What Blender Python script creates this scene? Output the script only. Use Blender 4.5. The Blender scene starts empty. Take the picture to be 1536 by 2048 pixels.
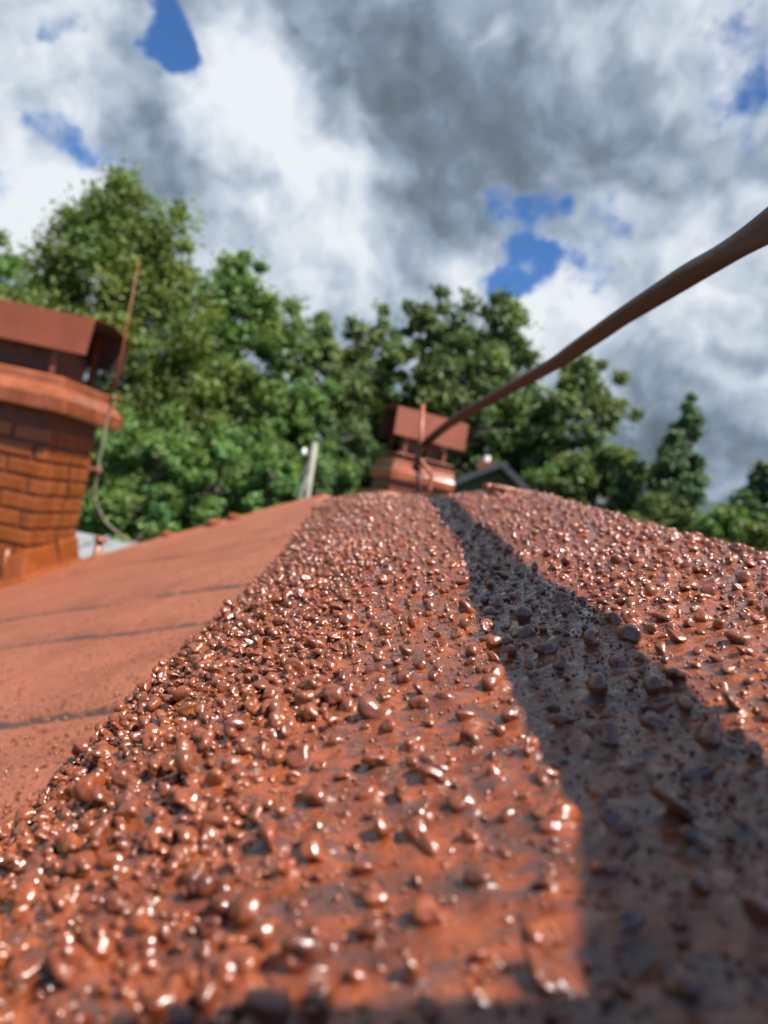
import bpy, bmesh, math, random
import numpy as np
from mathutils import Vector, Matrix
R = math.radians
rng = np.random.default_rng(7); random.seed(7)
SC = bpy.context.scene; COL = SC.collection

# ------------------------------------------------------------------ camera
ROLL = R(12); FPX = 1409.0
cd = bpy.data.cameras.new('camera'); cam = bpy.data.objects.new('camera', cd); COL.objects.link(cam)
s, c = math.sin(ROLL), math.cos(ROLL)
cam.matrix_world = Matrix(((c, -s, 0, 0), (0, 0, -1, 0), (s, c, 0, 0), (0, 0, 0, 1)))
cd.sensor_fit = 'VERTICAL'; cd.sensor_height = 36; cd.lens = 36*FPX/2048
cd.clip_start = 0.004; cd.clip_end = 3000
cd.dof.use_dof = True; cd.dof.focus_distance = 0.24; cd.dof.aperture_fstop = 11.5; cd.dof.aperture_blades = 0
SC.camera = cam

def at(px, py, Y):
    """author-side ruler: the point seen in direction (px,py) that is Y metres ahead"""
    u = (px-768)/FPX; v = -(py-1024)/FPX
    return Vector(((u*c-v*s)*Y, Y, (u*s+v*c)*Y))

# ------------------------------------------------------------------ sun + sky
SUN_AZ_X, SUN_AZ_Y, SUN_EL = 0.45, -0.42, R(58.4)
n = math.hypot(SUN_AZ_X, SUN_AZ_Y)
sdir = Vector((SUN_AZ_X/n*math.cos(SUN_EL), SUN_AZ_Y/n*math.cos(SUN_EL), math.sin(SUN_EL)))
ld = bpy.data.lights.new('sun', 'SUN'); ld.energy = 5.0; ld.angle = R(0.5); ld.color = (1.0, 0.95, 0.87)
so = bpy.data.objects.new('sun', ld); COL.objects.link(so); so.rotation_euler = sdir.to_track_quat('Z', 'Y').to_euler()
SC.view_settings.view_transform = 'Standard'; SC.view_settings.look = 'None'
SC.view_settings.exposure = 1.1; SC.view_settings.gamma = 1
SC.cycles.max_bounces = 8; SC.cycles.transparent_max_bounces = 8
SC.cycles.sample_clamp_indirect = 6

W = bpy.data.worlds.new('World'); SC.world = W; W.use_nodes = True
wt = W.node_tree; wt.nodes.clear()
class NT:
    """small node-graph writer"""
    def __init__(s, t): s.t = t
    def n(s, typ, **k):
        x = s.t.nodes.new(typ)
        for a, b in k.items(): setattr(x, a, b)
        return x
    def put(s, sock, v):
        if isinstance(v, bpy.types.NodeSocket): s.t.links.new(v, sock)
        else: sock.default_value = v
    def m(s, op, a, b=0.0, cl=False, c_=None):
        x = s.n('ShaderNodeMath', operation=op, use_clamp=cl); s.put(x.inputs[0], a); s.put(x.inputs[1], b)
        if c_ is not None: s.put(x.inputs[2], c_)
        return x.outputs[0]
    def v(s, op, a, b=None, scale=None):
        x = s.n('ShaderNodeVectorMath', operation=op); s.put(x.inputs[0], a)
        if b is not None: s.put(x.inputs[1], b)
        if scale is not None: s.put(x.inputs[3], scale)
        return x.outputs['Value'] if op in ('DOT_PRODUCT', 'LENGTH') else x.outputs[0]
    def noise(s, vec, scale, detail=4, rough=.55, dist=0., out=0, lac=2.0):
        x = s.n('ShaderNodeTexNoise'); s.put(x.inputs['Vector'], vec); x.inputs['Scale'].default_value = scale
        x.inputs['Detail'].default_value = detail; x.inputs['Roughness'].default_value = rough
        x.inputs['Distortion'].default_value = dist; x.inputs['Lacunarity'].default_value = lac
        return x.outputs[out]
    def mr(s, v, a, b, o0=0., o1=1., smooth=True):
        x = s.n('ShaderNodeMapRange', interpolation_type='SMOOTHSTEP' if smooth else 'LINEAR')
        s.put(x.inputs[0], v); s.put(x.inputs[1], a); s.put(x.inputs[2], b); s.put(x.inputs[3], o0); s.put(x.inputs[4], o1)
        return x.outputs[0]
    def mix(s, f, a, b, mode='MIX'):
        x = s.n('ShaderNodeMix', data_type='RGBA', blend_type=mode); s.put(x.inputs[0], f)
        for i, q in ((6, a), (7, b)):
            s.put(x.inputs[i], (*q, 1) if isinstance(q, tuple) and len(q) == 3 else q)
        return x.outputs[2]
g = NT(wt)
tc = g.n('ShaderNodeTexCoord'); D = g.v('NORMALIZE', tc.outputs['Generated'])
sky = g.n('ShaderNodeTexSky', sky_type='NISHITA'); sky.sun_disc = False
sky.sun_elevation = SUN_EL; sky.sun_rotation = math.atan2(sdir.x, sdir.y); sky.air_density = 1.0; sky.dust_density = 0.3; sky.ozone_density = 2.5
wn = g.v('SUBTRACT', g.noise(D, 3.2, 3, .6, out=1), (.5, .5, .5))
DW = g.v('NORMALIZE', g.v('ADD', D, g.v('SCALE', wn, scale=.13)))
wn2 = g.v('SUBTRACT', g.noise(D, 9.0, 4, .6, out=1), (.5, .5, .5))
DW = g.v('NORMALIZE', g.v('ADD', DW, g.v('SCALE', wn2, scale=.085)))

def blobs(lst, dw):
    tot = None
    for (px, py, rad, w) in lst:
        d = at(px, py, 1).normalized(); a = rad/FPX
        t = g.mr(g.v('DOT_PRODUCT', dw, tuple(d)), math.cos(a*1.35), math.cos(a*.15), 0, w)
        tot = t if tot is None else g.m('ADD', tot, t)
    return tot
gap = blobs([(335, 60, 44, 1.2), (372, 108, 42, 1.2), (205, 300, 60, 1.), (120, 235, 45, .9), (15, 370, 60, 1.), (280, 385, 55, .8),
             (1120, 398, 52, 1.1), (1020, 400, 48, 1.), (1050, 470, 40, .8), (1065, 530, 50, 1.), (1000, 568, 58, 1.3), (920, 520, 40, .9), (1470, 110, 80, .9), (1530, 230, 60, .8),
             (1220, 400, 60, .7), (1300, 690, 50, .5), (125, 10, 40, .8), (365, 450, 45, .7), (1130, 560, 60, .8), (1400, 40, 60, .5)], DW)
brt = blobs([(430, 190, 110, .8), (520, 260, 130, .7), (620, 380, 150, .55), (680, 480, 120, .5), (860, 560, 110, .55), (930, 590, 80, .5), (560, 530, 120, .4),
             (90, 330, 110, .6), (170, 340, 60, .4), (60, 50, 120, .6), (140, 120, 90, .4), (1230, 30, 160, .5), (1180, 620, 120, .6), (1090, 600, 80, .5),
             (1300, 480, 200, .22), (1480, 420, 130, .25), (390, 520, 70, .5), (30, 450, 80, .5), (1290, 720, 120, .35), (1480, 640, 130, .2)], DW)
drk = blobs([(900, 60, 220, .5), (1000, 220, 240, .55), (780, 330, 130, .45), (860, 420, 120, .5), (1120, 290, 180, .4), (250, 240, 130, .4), (420, 400, 140, .45),
             (160, 170, 80, .3), (1430, 760, 200, .35), (720, 130, 130, .25), (1350, 560, 90, .2), (1400, 900, 160, .45), (560, 460, 60, .2), (30, 240, 90, .3)], DW)
n1 = g.noise(DW, 3.0, 6, .56)
n2 = g.noise(g.v('ADD', DW, (0.022, -0.01, 0.03)), 3.0, 6, .56)
n3 = g.noise(g.v('ADD', D, (3., 1., 2.)), 9.0, 6, .6)
den = g.m('SUBTRACT', g.m('ADD', g.m('MULTIPLY', n1, 1.7), .02), g.m('MULTIPLY', gap, .45))
den = g.m('ADD', den, g.m('MULTIPLY', g.m('SUBTRACT', n3, .5), 1.3))
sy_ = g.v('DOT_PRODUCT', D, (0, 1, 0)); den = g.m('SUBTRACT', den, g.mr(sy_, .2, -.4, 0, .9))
den = g.m('ADD', den, g.m('MULTIPLY', g.m('SUBTRACT', g.noise(g.v('ADD', D, (7., 2., 4.)), 16.0, 5, .65), .5), 1.15))
cov = g.mr(den, .08, .58)
relief = g.m('MULTIPLY', g.m('SUBTRACT', n1, n2), 3.2)
lum = g.m('ADD', g.m('SUBTRACT', g.m('MULTIPLY', brt, .42), g.m('MULTIPLY', g.m('MINIMUM', drk, .85), .26)), .49)
n4 = g.noise(g.v('ADD', D, (1., 5., 2.)), 24.0, 4, .62)
def puff(vec, sc):
    x = g.n('ShaderNodeTexVoronoi', feature='F1'); g.put(x.inputs['Vector'], vec); x.inputs['Scale'].default_value = sc;     x.inputs['Detail'].default_value = 1.5; x.inputs['Roughness'].default_value = .55; x.normalize = True; return x.outputs['Distance']
DP = g.v('ADD', D, g.v('SCALE', wn2, scale=.03)); pf = g.m('SUBTRACT', puff(g.v('ADD', DP, (.012, -.006, .016)), 11.0), puff(DP, 11.0)); lum_p = g.m('MULTIPLY', pf, .9)
lum = g.m('ADD', lum, relief); lum = g.m('ADD', lum, g.m('MULTIPLY', g.m('SUBTRACT', n3, .5), .42)); lum = g.m('ADD', lum, lum_p); lum = g.m('ADD', lum, g.m('MULTIPLY', g.m('SUBTRACT', n4, .5), .25))
edge = g.mr(den, .25, .75, .14, 0.); lum = g.m('ADD', lum, edge)
cr = g.n('ShaderNodeValToRGB'); g.put(cr.inputs[0], lum); e = cr.color_ramp.elements
e[0].position = 0; e[0].color = (.13, .165, .205, 1); e[1].position = 1; e[1].color = (.80, .84, .88, 1)
for p, q in ((.25, (.19, .245, .315, 1)), (.5, (.34, .415, .51, 1)), (.75, (.57, .64, .73, 1))):
    z = e.new(p); z.color = q
cl10 = g.v('SCALE', cr.outputs[0], scale=4.9)
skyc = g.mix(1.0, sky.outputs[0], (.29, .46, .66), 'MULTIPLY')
bg = g.n('ShaderNodeBackground'); bg.inputs[1].default_value = .1
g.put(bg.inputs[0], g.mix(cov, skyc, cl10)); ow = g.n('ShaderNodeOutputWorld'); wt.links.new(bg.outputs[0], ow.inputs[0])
W.cycles.sampling_method = 'MANUAL'; W.cycles.sample_map_resolution = 512

# ------------------------------------------------------------------ helpers
def link(o, parent=None):
    COL.objects.link(o)
    if parent is not None: o.parent = parent
    return o
def tag(o, label=None, cat=None, group=None, kind=None):
    for k, v in (('label', label), ('category', cat), ('group', group), ('kind', kind)):
        if v: o[k] = v
    return o
def empty(name, loc=(0, 0, 0), rz=0, parent=None):
    o = bpy.data.objects.new(name, None); o.location = loc; o.rotation_euler = (0, 0, rz); o.empty_display_size = .1
    return link(o, parent)
def np_mesh(name, V, F, mat, parent=None, smooth=True, attrs=None, colattr=None):
    """V (n,3); F (m,3|4) -> one mesh object"""
    V = np.asarray(V, np.float32); F = np.asarray(F, np.int32); k = F.shape[1]
    me = bpy.data.meshes.new(name); me.vertices.add(len(V)); me.vertices.foreach_set('co', V.ravel())
    me.loops.add(F.size); me.loops.foreach_set('vertex_index', F.ravel())
    me.polygons.add(len(F)); me.polygons.foreach_set('loop_start', np.arange(0, F.size, k, dtype=np.int32))
    me.polygons.foreach_set('use_smooth', np.full(len(F), smooth))
    me.update(calc_edges=True)
    for a, vals in (attrs or {}).items():
        at_ = me.attributes.new(a, 'FLOAT', 'POINT'); at_.data.foreach_set('value', np.asarray(vals, np.float32))
    if colattr is not None:
        ca = me.attributes.new('tint', 'FLOAT_COLOR', 'POINT'); ca.data.foreach_set('color', np.asarray(colattr, np.float32).ravel())
    me.materials.append(mat)
    return link(bpy.data.objects.new(name, me), parent)
class MB:
    """collects bevelled boxes, tubes and prisms into one mesh"""
    def __init__(s): s.bm = bmesh.new()
    def box(s, a, b, bev=0., M=None):
        cx = [(a[i]+b[i])/2 for i in range(3)]; sz = [abs(b[i]-a[i]) for i in range(3)]
        r = bmesh.ops.create_cube(s.bm, size=1, matrix=Matrix.Translation(cx) @ Matrix.Diagonal((*sz, 1)))
        vs = r['verts']
        if bev:
            es = list({e for v in vs for e in v.link_edges})
            rr = bmesh.ops.bevel(s.bm, geom=es, offset=bev, segments=2, profile=.5, affect='EDGES')
            vs = [v for v in rr['verts']]
            vs = list({v for f in rr['faces'] for v in f.verts} | set(vs))
        if M is not None: bmesh.ops.transform(s.bm, matrix=M, verts=vs)
        return s
    def tube(s, pts, rad, seg=10, flat=1.0):
        P = [Vector(p) for p in pts]; rings = []
        rads = rad if isinstance(rad, (list, tuple)) else [rad]*len(P)
        up = Vector((0, 0, 1))
        for i, p in enumerate(P):
            t = (P[min(i+1, len(P)-1)]-P[max(i-1, 0)]).normalized()
            ref = up if abs(t.dot(up)) < .95 else Vector((0, 1, 0))
            x = t.cross(ref).normalized(); y = x.cross(t).normalized()
            rings.append([s.bm.verts.new(p+(x*math.cos(q)*flat+y*math.sin(q))*rads[i]) for q in [2*math.pi*k/seg for k in range(seg)]])
        for i in range(len(P)-1):
            for k in range(seg):
                s.bm.faces.new((rings[i][k], rings[i][(k+1) % seg], rings[i+1][(k+1) % seg], rings[i+1][k]))
        s.bm.faces.new(rings[0]); s.bm.faces.new(rings[-1]); return s
    def loft(s, rings):
        rr = [[s.bm.verts.new(p) for p in r] for r in rings]; k = len(rr[0])
        for i in range(len(rr)-1):
            for j in range(k): s.bm.faces.new((rr[i][j], rr[i][(j+1) % k], rr[i+1][(j+1) % k], rr[i+1][j]))
        s.bm.faces.new(rr[0]); s.bm.faces.new(rr[-1]); return s
    def build(s, name, mat, parent=None, smooth=False):
        bmesh.ops.recalc_face_normals(s.bm, faces=s.bm.faces)
        me = bpy.data.meshes.new(name); s.bm.to_mesh(me); s.bm.free()
        if smooth:
            for p in me.polygons: p.use_smooth = True
        me.materials.append(mat)
        return link(bpy.data.objects.new(name, me), parent)
def catmull(pts, k=8):
    P = [Vector(p) for p in pts]; P = [P[0]*2-P[1]]+P+[P[-1]*2-P[-2]]; out = []
    for i in range(1, len(P)-2):
        a, b, c_, d = P[i-1:i+3]
        for j in range(k):
            t = j/k
            out.append(.5*((2*b)+(c_-a)*t+(2*a-5*b+4*c_-d)*t*t+(3*b-a-3*c_+d)*t**3))
    out.append(P[-2]); return out
def vnoise(x, y, cell, seed, sx=1., sy=1.):
    """smooth value noise at arrays x,y; feature size cell (metres)"""
    r = np.random.default_rng(seed); N = 512; G = r.random((N, N)).astype(np.float32)*2-1
    u = x/(cell*sx); v = y/(cell*sy); iu = np.floor(u).astype(np.int64); iv = np.floor(v).astype(np.int64)
    fu = u-iu; fv = v-iv; fu = fu*fu*(3-2*fu); fv = fv*fv*(3-2*fv)
    g00 = G[iu % N, iv % N]; g10 = G[(iu+1) % N, iv % N]; g01 = G[iu % N, (iv+1) % N]; g11 = G[(iu+1) % N, (iv+1) % N]
    return (g00*(1-fu)+g10*fu)*(1-fv)+(g01*(1-fu)+g11*fu)*fv
def sstep(x, a, b):
    t = np.clip((x-a)/(b-a), 0, 1); return t*t*(3-2*t)

# ------------------------------------------------------------------ materials
def new_mat(name):
    m = bpy.data.materials.new(name); m.use_nodes = True; m.node_tree.nodes.clear(); G = NT(m.node_tree)
    b = G.n('ShaderNodeBsdfPrincipled'); o = G.n('ShaderNodeOutputMaterial'); m.node_tree.links.new(b.outputs[0], o.inputs[0])
    return m, G, b
def bump(G, b, h, dist, strength=1.0, prev=None):
    x = G.n('ShaderNodeBump'); x.inputs['Strength'].default_value = strength; x.inputs['Distance'].default_value = dist
    G.put(x.inputs['Height'], h)
    if prev is not None: G.put(x.inputs['Normal'], prev)
    G.put(b.inputs['Normal'], x.outputs[0]); return x.outputs[0]
def mat_roofcoat(slope=False):
    """glossy terracotta coating over grey-brown bitumen; attribute 'paint' says where the coating is"""
    m, G, b = new_mat('roof_coating')
    t = G.n('ShaderNodeTexCoord').outputs['Object']
    a = G.n('ShaderNodeAttribute'); a.attribute_name = 'paint'
    d = G.n('ShaderNodeAttribute'); d.attribute_name = 'stone'
    mott = G.noise(t, 95, 5, .65)
    red = G.mix(G.mr(mott, .3, .72), (.090, .018, .005), (.250, .057, .014))
    red = G.mix(G.mr(G.noise(t, 14, 3, .5), .35, .7), red, G.mix(.5, red, (.25, .064, .019)))
    if slope: red = G.mix(G.mr(G.noise(t, 5, 6, .6), .3, .7), (.23, .058, .021), (.31, .088, .036))
    mq = G.n('ShaderNodeMapping'); mq.inputs['Rotation'].default_value = (0, 0, R(-28)); mq.inputs['Scale'].default_value = (85, 230, 150); G.put(mq.inputs[0], t)
    thin = G.m('MULTIPLY', G.mr(G.noise(mq.outputs[0], 1.0, 5, .68), .46, .60), G.mr(d.outputs['Fac'], 0, 1, 0. if slope else .82, .12))
    bitc = ((.028, .010, .006), (.055, .018, .010)) if slope else ((.040, .034, .036), (.098, .085, .088))  # slope pair: dark brown of the shadow bands painted along its seams
    red = G.mix(thin, red, (.060, .030, .024))
    bit = G.mix(G.mr(G.noise(t, 160, 5, .7), .3, .7), *bitc)
    dark = G.mix(G.mr(G.noise(t, 220, 3, .6), .4, .7), (.012, .007, .006), (.036, .021, .019))
    base = G.mix(d.outputs['Fac'], bit, dark)
    pm = G.mr(G.m('ADD', a.outputs['Fac'], G.m('MULTIPLY', G.m('SUBTRACT', G.noise(t, 300, 5, .7), .5), .5)), .38, .62)
    G.put(b.inputs['Base Color'], G.mix(pm, base, red))
    G.put(b.inputs['Roughness'], G.m('ADD', G.mr(pm, 0, 1, .85 if slope else .40, .60 if slope else .23), G.m('MULTIPLY', G.m('SUBTRACT', G.noise(t, 420, 3, .6), .45), .55)))
    b.inputs['Specular IOR Level'].default_value = .8
    b.inputs['Coat Weight'].default_value = .1 if slope else .4; b.inputs['Coat Roughness'].default_value = .08
    mp = G.n('ShaderNodeMapping'); mp.inputs['Rotation'].default_value = (0, 0, R(-28)); mp.inputs['Scale'].default_value = (190, 950, 500); G.put(mp.inputs[0], t)
    st = G.noise(mp.outputs[0], 1.0, 3, .6)
    p = bump(G, b, st, .0005, .55)
    p = bump(G, b, G.noise(t, 1100, 3, .6), .00022, .6, p); p = bump(G, b, G.noise(t, 480, 2, .5), .0005, .5, p)
    if slope: bump(G, b, G.noise(t, 170, 4, .65), .004, 1., p)
    return m
def mat_paint(name, c1, c2, rough=.3, sc=12, bsc=60, bd=.002):
    m, G, b = new_mat(name); t = G.n('ShaderNodeTexCoord').outputs['Object']
    f = G.mr(G.noise(t, sc, 5, .62), .3, .72); G.put(b.inputs['Base Color'], G.mix(f, c1, c2))
    G.put(b.inputs['Roughness'], G.m('ADD', rough-.08, G.m('MULTIPLY', G.noise(t, sc*3, 3), .16)))
    bump(G, b, G.noise(t, bsc, 4, .6), bd, .6); return m
M = {}
M['coat'] = mat_roofcoat(); M['slope'] = mat_roofcoat(True)
M['brick'] = mat_paint('painted_brick', (.15, .036, .006), (.25, .066, .014), .26, 9, 70, .0025)
M['mortar'] = mat_paint('painted_mortar', (.06, .020, .009), (.14, .038, .012), .55, 25, 80, .003)
M['cap'] = mat_paint('painted_render', (.17, .045, .014), (.27, .082, .034), .3, 7, 45, .003)
M['sheet'] = mat_paint('painted_sheet_metal', (.155, .040, .014), (.20, .054, .021), .38, 4, 14, .002)
M['inner_shade'] = mat_paint('shaded_inside', (.020, .011, .009), (.055, .022, .014), .8, 9, 30, .001)  # inner hood faces darkened to stand in for the unlit inside
M['rust'] = mat_paint('painted_iron', (.20, .055, .025), (.33, .09, .04), .45, 30, 120, .001)
M['wall'] = mat_paint('wall_render', (.45, .42, .36), (.55, .51, .44), .85, 3, 40, .003)
M['greyroof'] = mat_paint('grey_roofing', (.14, .145, .15), (.22, .225, .23), .7, 5, 60, .003)
M['slate'] = mat_paint('dark_roofing', (.022, .024, .028), (.045, .047, .05), .7, 8, 30, .004)
M['greenwall'] = mat_paint('green_boards', (.045, .085, .07), (.06, .105, .085), .7, 3, 20, .002)
M['wood'] = mat_paint('weathered_wood', (.20, .18, .15), (.36, .33, .28), .85, 14, 70, .006)
M['white'] = mat_paint('white_glaze', (.75, .76, .78), (.82, .83, .85), .2, 5, 20, .001)
M['bark'] = mat_paint('bark', (.06, .048, .036), (.14, .115, .09), .9, 6, 12, .03)
M['wire'] = mat_paint('bare_wire', (.16, .13, .10), (.30, .27, .22), .45, 30, 90, .0008)
def mat_cable():
    m, G, b = new_mat('painted_cable'); t = G.n('ShaderNodeTexCoord').outputs['Object']
    a = G.n('ShaderNodeAttribute'); a.attribute_name = 'paint'
    f = G.mr(G.m('ADD', a.outputs['Fac'], G.m('MULTIPLY', G.m('SUBTRACT', G.noise(t, 120, 4, .6), .5), .5)), .4, .6)
    red = G.mix(G.mr(G.noise(t, 60, 4), .35, .7), (.012, .0035, .0025), (.026, .006, .004))  # near-black red carries the shade of the strap's underside
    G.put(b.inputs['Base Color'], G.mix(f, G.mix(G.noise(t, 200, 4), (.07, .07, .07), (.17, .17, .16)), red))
    b.inputs['Roughness'].default_value = .6; b.inputs['Specular IOR Level'].default_value = .2
    mp = G.n('ShaderNodeMapping'); mp.inputs['Rotation'].default_value = (0, 0, R(-20)); mp.inputs['Scale'].default_value = (900, 160, 900); G.put(mp.inputs[0], t)
    bump(G, b, G.noise(mp.outputs[0], 1, 3, .6), .0006, .7); return m
M['cable'] = mat_cable()
def mat_leaf():
    m, G, b = new_mat('leaves'); a = G.n('ShaderNodeAttribute'); a.attribute_name = 'tint'
    G.put(b.inputs['Base Color'], a.outputs['Color']); b.inputs['Roughness'].default_value = .5
    b.inputs['Specular IOR Level'].default_value = .35
    tr = G.n('ShaderNodeBsdfTranslucent'); G.put(tr.inputs[0], G.mix(1., a.outputs['Color'], (1.25, 1.35, .6), 'MULTIPLY'))
    mx = G.n('ShaderNodeMixShader'); mx.inputs[0].default_value = .32
    o = [x for x in m.node_tree.nodes if x.type == 'OUTPUT_MATERIAL'][0]
    m.node_tree.links.new(b.outputs[0], mx.inputs[1]); m.node_tree.links.new(tr.outputs[0], mx.inputs[2]); m.node_tree.links.new(mx.outputs[0], o.inputs[0])
    return m
M['leaf'] = mat_leaf()
def mat_ground():
    m, G, b = new_mat('meadow'); t = G.n('ShaderNodeTexCoord').outputs['Object']
    G.put(b.inputs['Base Color'], G.mix(G.mr(G.noise(t, .6, 8, .65), .3, .7), (.035, .06, .016), (.085, .11, .03)))
    b.inputs['Roughness'].default_value = .95; bump(G, b, G.noise(t, 6, 6, .7), .08, 1); return m
M['ground'] = mat_ground()
M['hill'] = mat_paint('forested_hill', (.016, .035, .040), (.03, .055, .055), .95, .02, .06, 6.)  # bluish base colour stands in for distance haze

# ------------------------------------------------------------------ ground and far hills (setting)
GZ = -4.2
gv = []; gf = []
rad = [0, 5, 12, 25, 50, 100, 220, 500, 1200, 2500]; SEG = 64
for i, r_ in enumerate(rad):
    for k in range(SEG):
        q = 2*math.pi*k/SEG; gv.append((r_*math.cos(q), r_*math.sin(q), GZ+.25*math.sin(r_*.11+q*3)*(r_ > 10)))
for i in range(len(rad)-1):
    for k in range(SEG): gf.append((i*SEG+k, i*SEG+(k+1) % SEG, (i+1)*SEG+(k+1) % SEG, (i+1)*SEG+k))
tag(np_mesh('ground', gv, gf, M['ground']), kind='structure')
hv = []; hf = []; NA, NR = 160, 14
for j in range(NR):
    for k in range(NA):
        az = R(-70+140*k/(NA-1)); t = j/(NR-1); dist = 380+t*420
        ridge = 40+46*math.exp(-((math.degrees(az)-29)/11)**2)+10*math.sin(az*7+1)+4*math.sin(az*23)+2*math.sin(az*61)
        z = GZ-2+ridge*math.sin(min(t*1.5, 1)*math.pi/2)*(1 if t < .7 else 1-.4*(t-.7))
        hv.append((math.sin(az)*dist, math.cos(az)*dist, z))
for j in range(NR-1):
    for k in range(NA-1): hf.append((j*NA+k, j*NA+k+1, (j+1)*NA+k+1, (j+1)*NA+k))
tag(np_mesh('hills', hv, hf, M['hill']), kind='structure')

# ------------------------------------------------------------------ the roof surfaces
PZ0, PX, PY = -.182, .513, .091                       # left slope: z = PZ0 + PX*x + PY*y
YF = 4.45                                            # far verge of the left slope
def plane_z(x, y): return PZ0+PX*x+PY*y
def ridge_x(y): return -.10-.07*np.maximum(y, 0)      # line where the two slopes meet
def right_z(x, y): rx = ridge_x(y); return plane_z(rx, np.minimum(y, 5.1))-.30*(x-rx)
TY = np.array([-1.2, .0, .08, .12, .17, .24, .32, .5, .7, .95, 1.05, 1.2, 1.6, 2.2])
TZ = np.array([-.080, -.053, -.048, -.0425, -.034, -.027, -.022, -.0095, .008, .032, .033, .028, -.01, -.12])
from_y = np.linspace(-1.2, 2.2, 1400); tz_s = np.interp(from_y, TY, TZ); kk = np.hanning(41); kk /= kk.sum()
tz_s = np.convolve(np.pad(tz_s, 20, mode='edge'), kk, 'valid')
SX = .055
def hump_base(x, y):
    A = np.interp(y, from_y, tz_s)
    fl = np.interp(y, [.1, .2, .3, .45, .65, .92, 1.1], [1.12, 1.1, 1.0, .93, .85, .55, .5])
    t = np.maximum(SX-x, 0); tc_ = np.minimum(t, .145)
    D_ = .30*tc_+.036*(tc_/.142)**4.4
    D_ = D_*fl+3.5*np.maximum(t-.143, 0)
    q = np.maximum(x-SX, 0); k1 = .095; k2 = .18
    Rr = np.where(q < k1, .30*q, .30*k1+.30*(q-k1)-.30*(q-k1)**2/(2*(k2-k1)*.62))
    return A-D_+Rr
def edges(y):
    l = np.interp(y, [.0, .1, .2, .35, .5, .95], [.036, .036, .037, .043, .048, .048])
    r = np.interp(y, [.0, .12, .22, .4, .5, .95], [.076, .074, .074, .090, .098, .076])
    return l, r
def paint_mask(x, y):
    return np.ones_like(x)

# --- pebbles: positions on the ridge cap
def spacing(x, y):
    l, r = edges(np.array([y])); l = l[0]; r = r[0]
    if x < -.02: s_ = .0024
    elif x < l: s_ = .0024+.0042*min((x+.02)/.05, 1)
    elif x < r: s_ = .0068
    else: s_ = .0052
    return s_
pts = []; cell = .0032; gridd = {}
N_C = 160000
cx = rng.uniform(-.13, .34, N_C); cy = .035+(1.25-.035)*rng.random(N_C)**1.15
clus = vnoise(cx, cy, .022, 31)
prad = np.clip(rng.lognormal(math.log(.00125), .42, N_C), .0006, .0040)
order = np.argsort(-prad)
# the larger stones first, so that none is crowded out
for i in order:
    x = float(cx[i]); y = float(cy[i]); rr = float(prad[i])
    sp = spacing(x, y)*(1+.7*min(max((y-.35)/.4, 0), 1))*(1-.28*float(clus[i]))*(.72+.5*rr/.0022)
    gx, gy = int(x//cell), int(y//cell); ok = True; q = 3
    for a in range(gx-q, gx+q+1):
        for b_ in range(gy-q, gy+q+1):
            for (X, Y_, s2) in gridd.get((a, b_), ()):
                if (X-x)**2+(Y_-y)**2 < (min(sp, s2+.001))**2: ok = False; break
            if not ok: break
        if not ok: break
    if ok:
        gridd.setdefault((gx, gy), []).append((x, y, sp)); pts.append((x, y, rr))
P_ = np.array(pts)

# --- the ridge cap as a height field
ys = [-.6]
while ys[-1] < .03: ys.append(ys[-1]+.012)
while ys[-1] < 2.0: ys.append(ys[-1]+max(.00045, .0024*max(ys[-1], 0)))
ys = np.array(ys); xs = np.concatenate([np.arange(-.20, -.135, .003), np.arange(-.135, .215, .00052), np.arange(.215, .42, .0012)])
GX, GY = np.meshgrid(xs, ys); H = hump_base(GX, GY)
H += .0022*vnoise(GX, GY, .06, 1)+.0008*vnoise(GX, GY, .022, 2)
H += .0003*vnoise(GX, GY, .009, 3)+.00016*vnoise(GX, GY, .0032, 4)
ca, sa = math.cos(R(-28)), math.sin(R(-28)); UX = GX*ca-GY*sa; UY = GX*sa+GY*ca
H += .00030*vnoise(UX, UY, .0019, 5, 4.0, 1.)*np.clip(1.2-GY, 0, 1)+.00016*vnoise(GX, GY, .0012, 6)
Hb = H.copy(); PM = paint_mask(GX, GY); bare = np.zeros_like(PM)
for (x, y, r_) in P_:
    w = r_*2.6; i0, i1 = np.searchsorted(xs, (x-w*1.4, x+w)); j0, j1 = np.searchsorted(ys, (y-w, y+w))
    if i1-i0 < 2 or j1-j0 < 1: continue
    dx = xs[i0:i1][None, :]-x; dy = ys[j0:j1][:, None]-y; d2 = (dx*dx+dy*dy)/(r_*r_)
    H[j0:j1, i0:i1] = np.maximum(H[j0:j1, i0:i1], Hb[j0:j1, i0:i1]+r_*.60*np.exp(-d2*1.35))
# the cap merges with the slopes below it
under = np.where(GX < ridge_x(GY), plane_z(GX, GY), right_z(GX, GY))-.012
H = np.maximum(H, under)
def surf(x, y):
    return hump_base(x, y)+.0022*vnoise(x, y, .06, 1)+.0008*vnoise(x, y, .022, 2)+.0003*vnoise(x, y, .009, 3)
nx, ny = len(xs), len(ys); idx = np.arange(nx*ny).reshape(ny, nx)
F = np.stack([idx[:-1, :-1], idx[:-1, 1:], idx[1:, 1:], idx[1:, :-1]], -1).reshape(-1, 4)

house = empty('house', (0, 1.5, GZ)); HO = Vector(house.location)
tag(house, 'house whose roof, freshly coated in glossy terracotta paint, fills the foreground', 'house')
def part_of_house(o):
    """keep world coordinates although the parent's origin is on the ground"""
    o.matrix_parent_inverse = Matrix.Translation(-HO); return o

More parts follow.
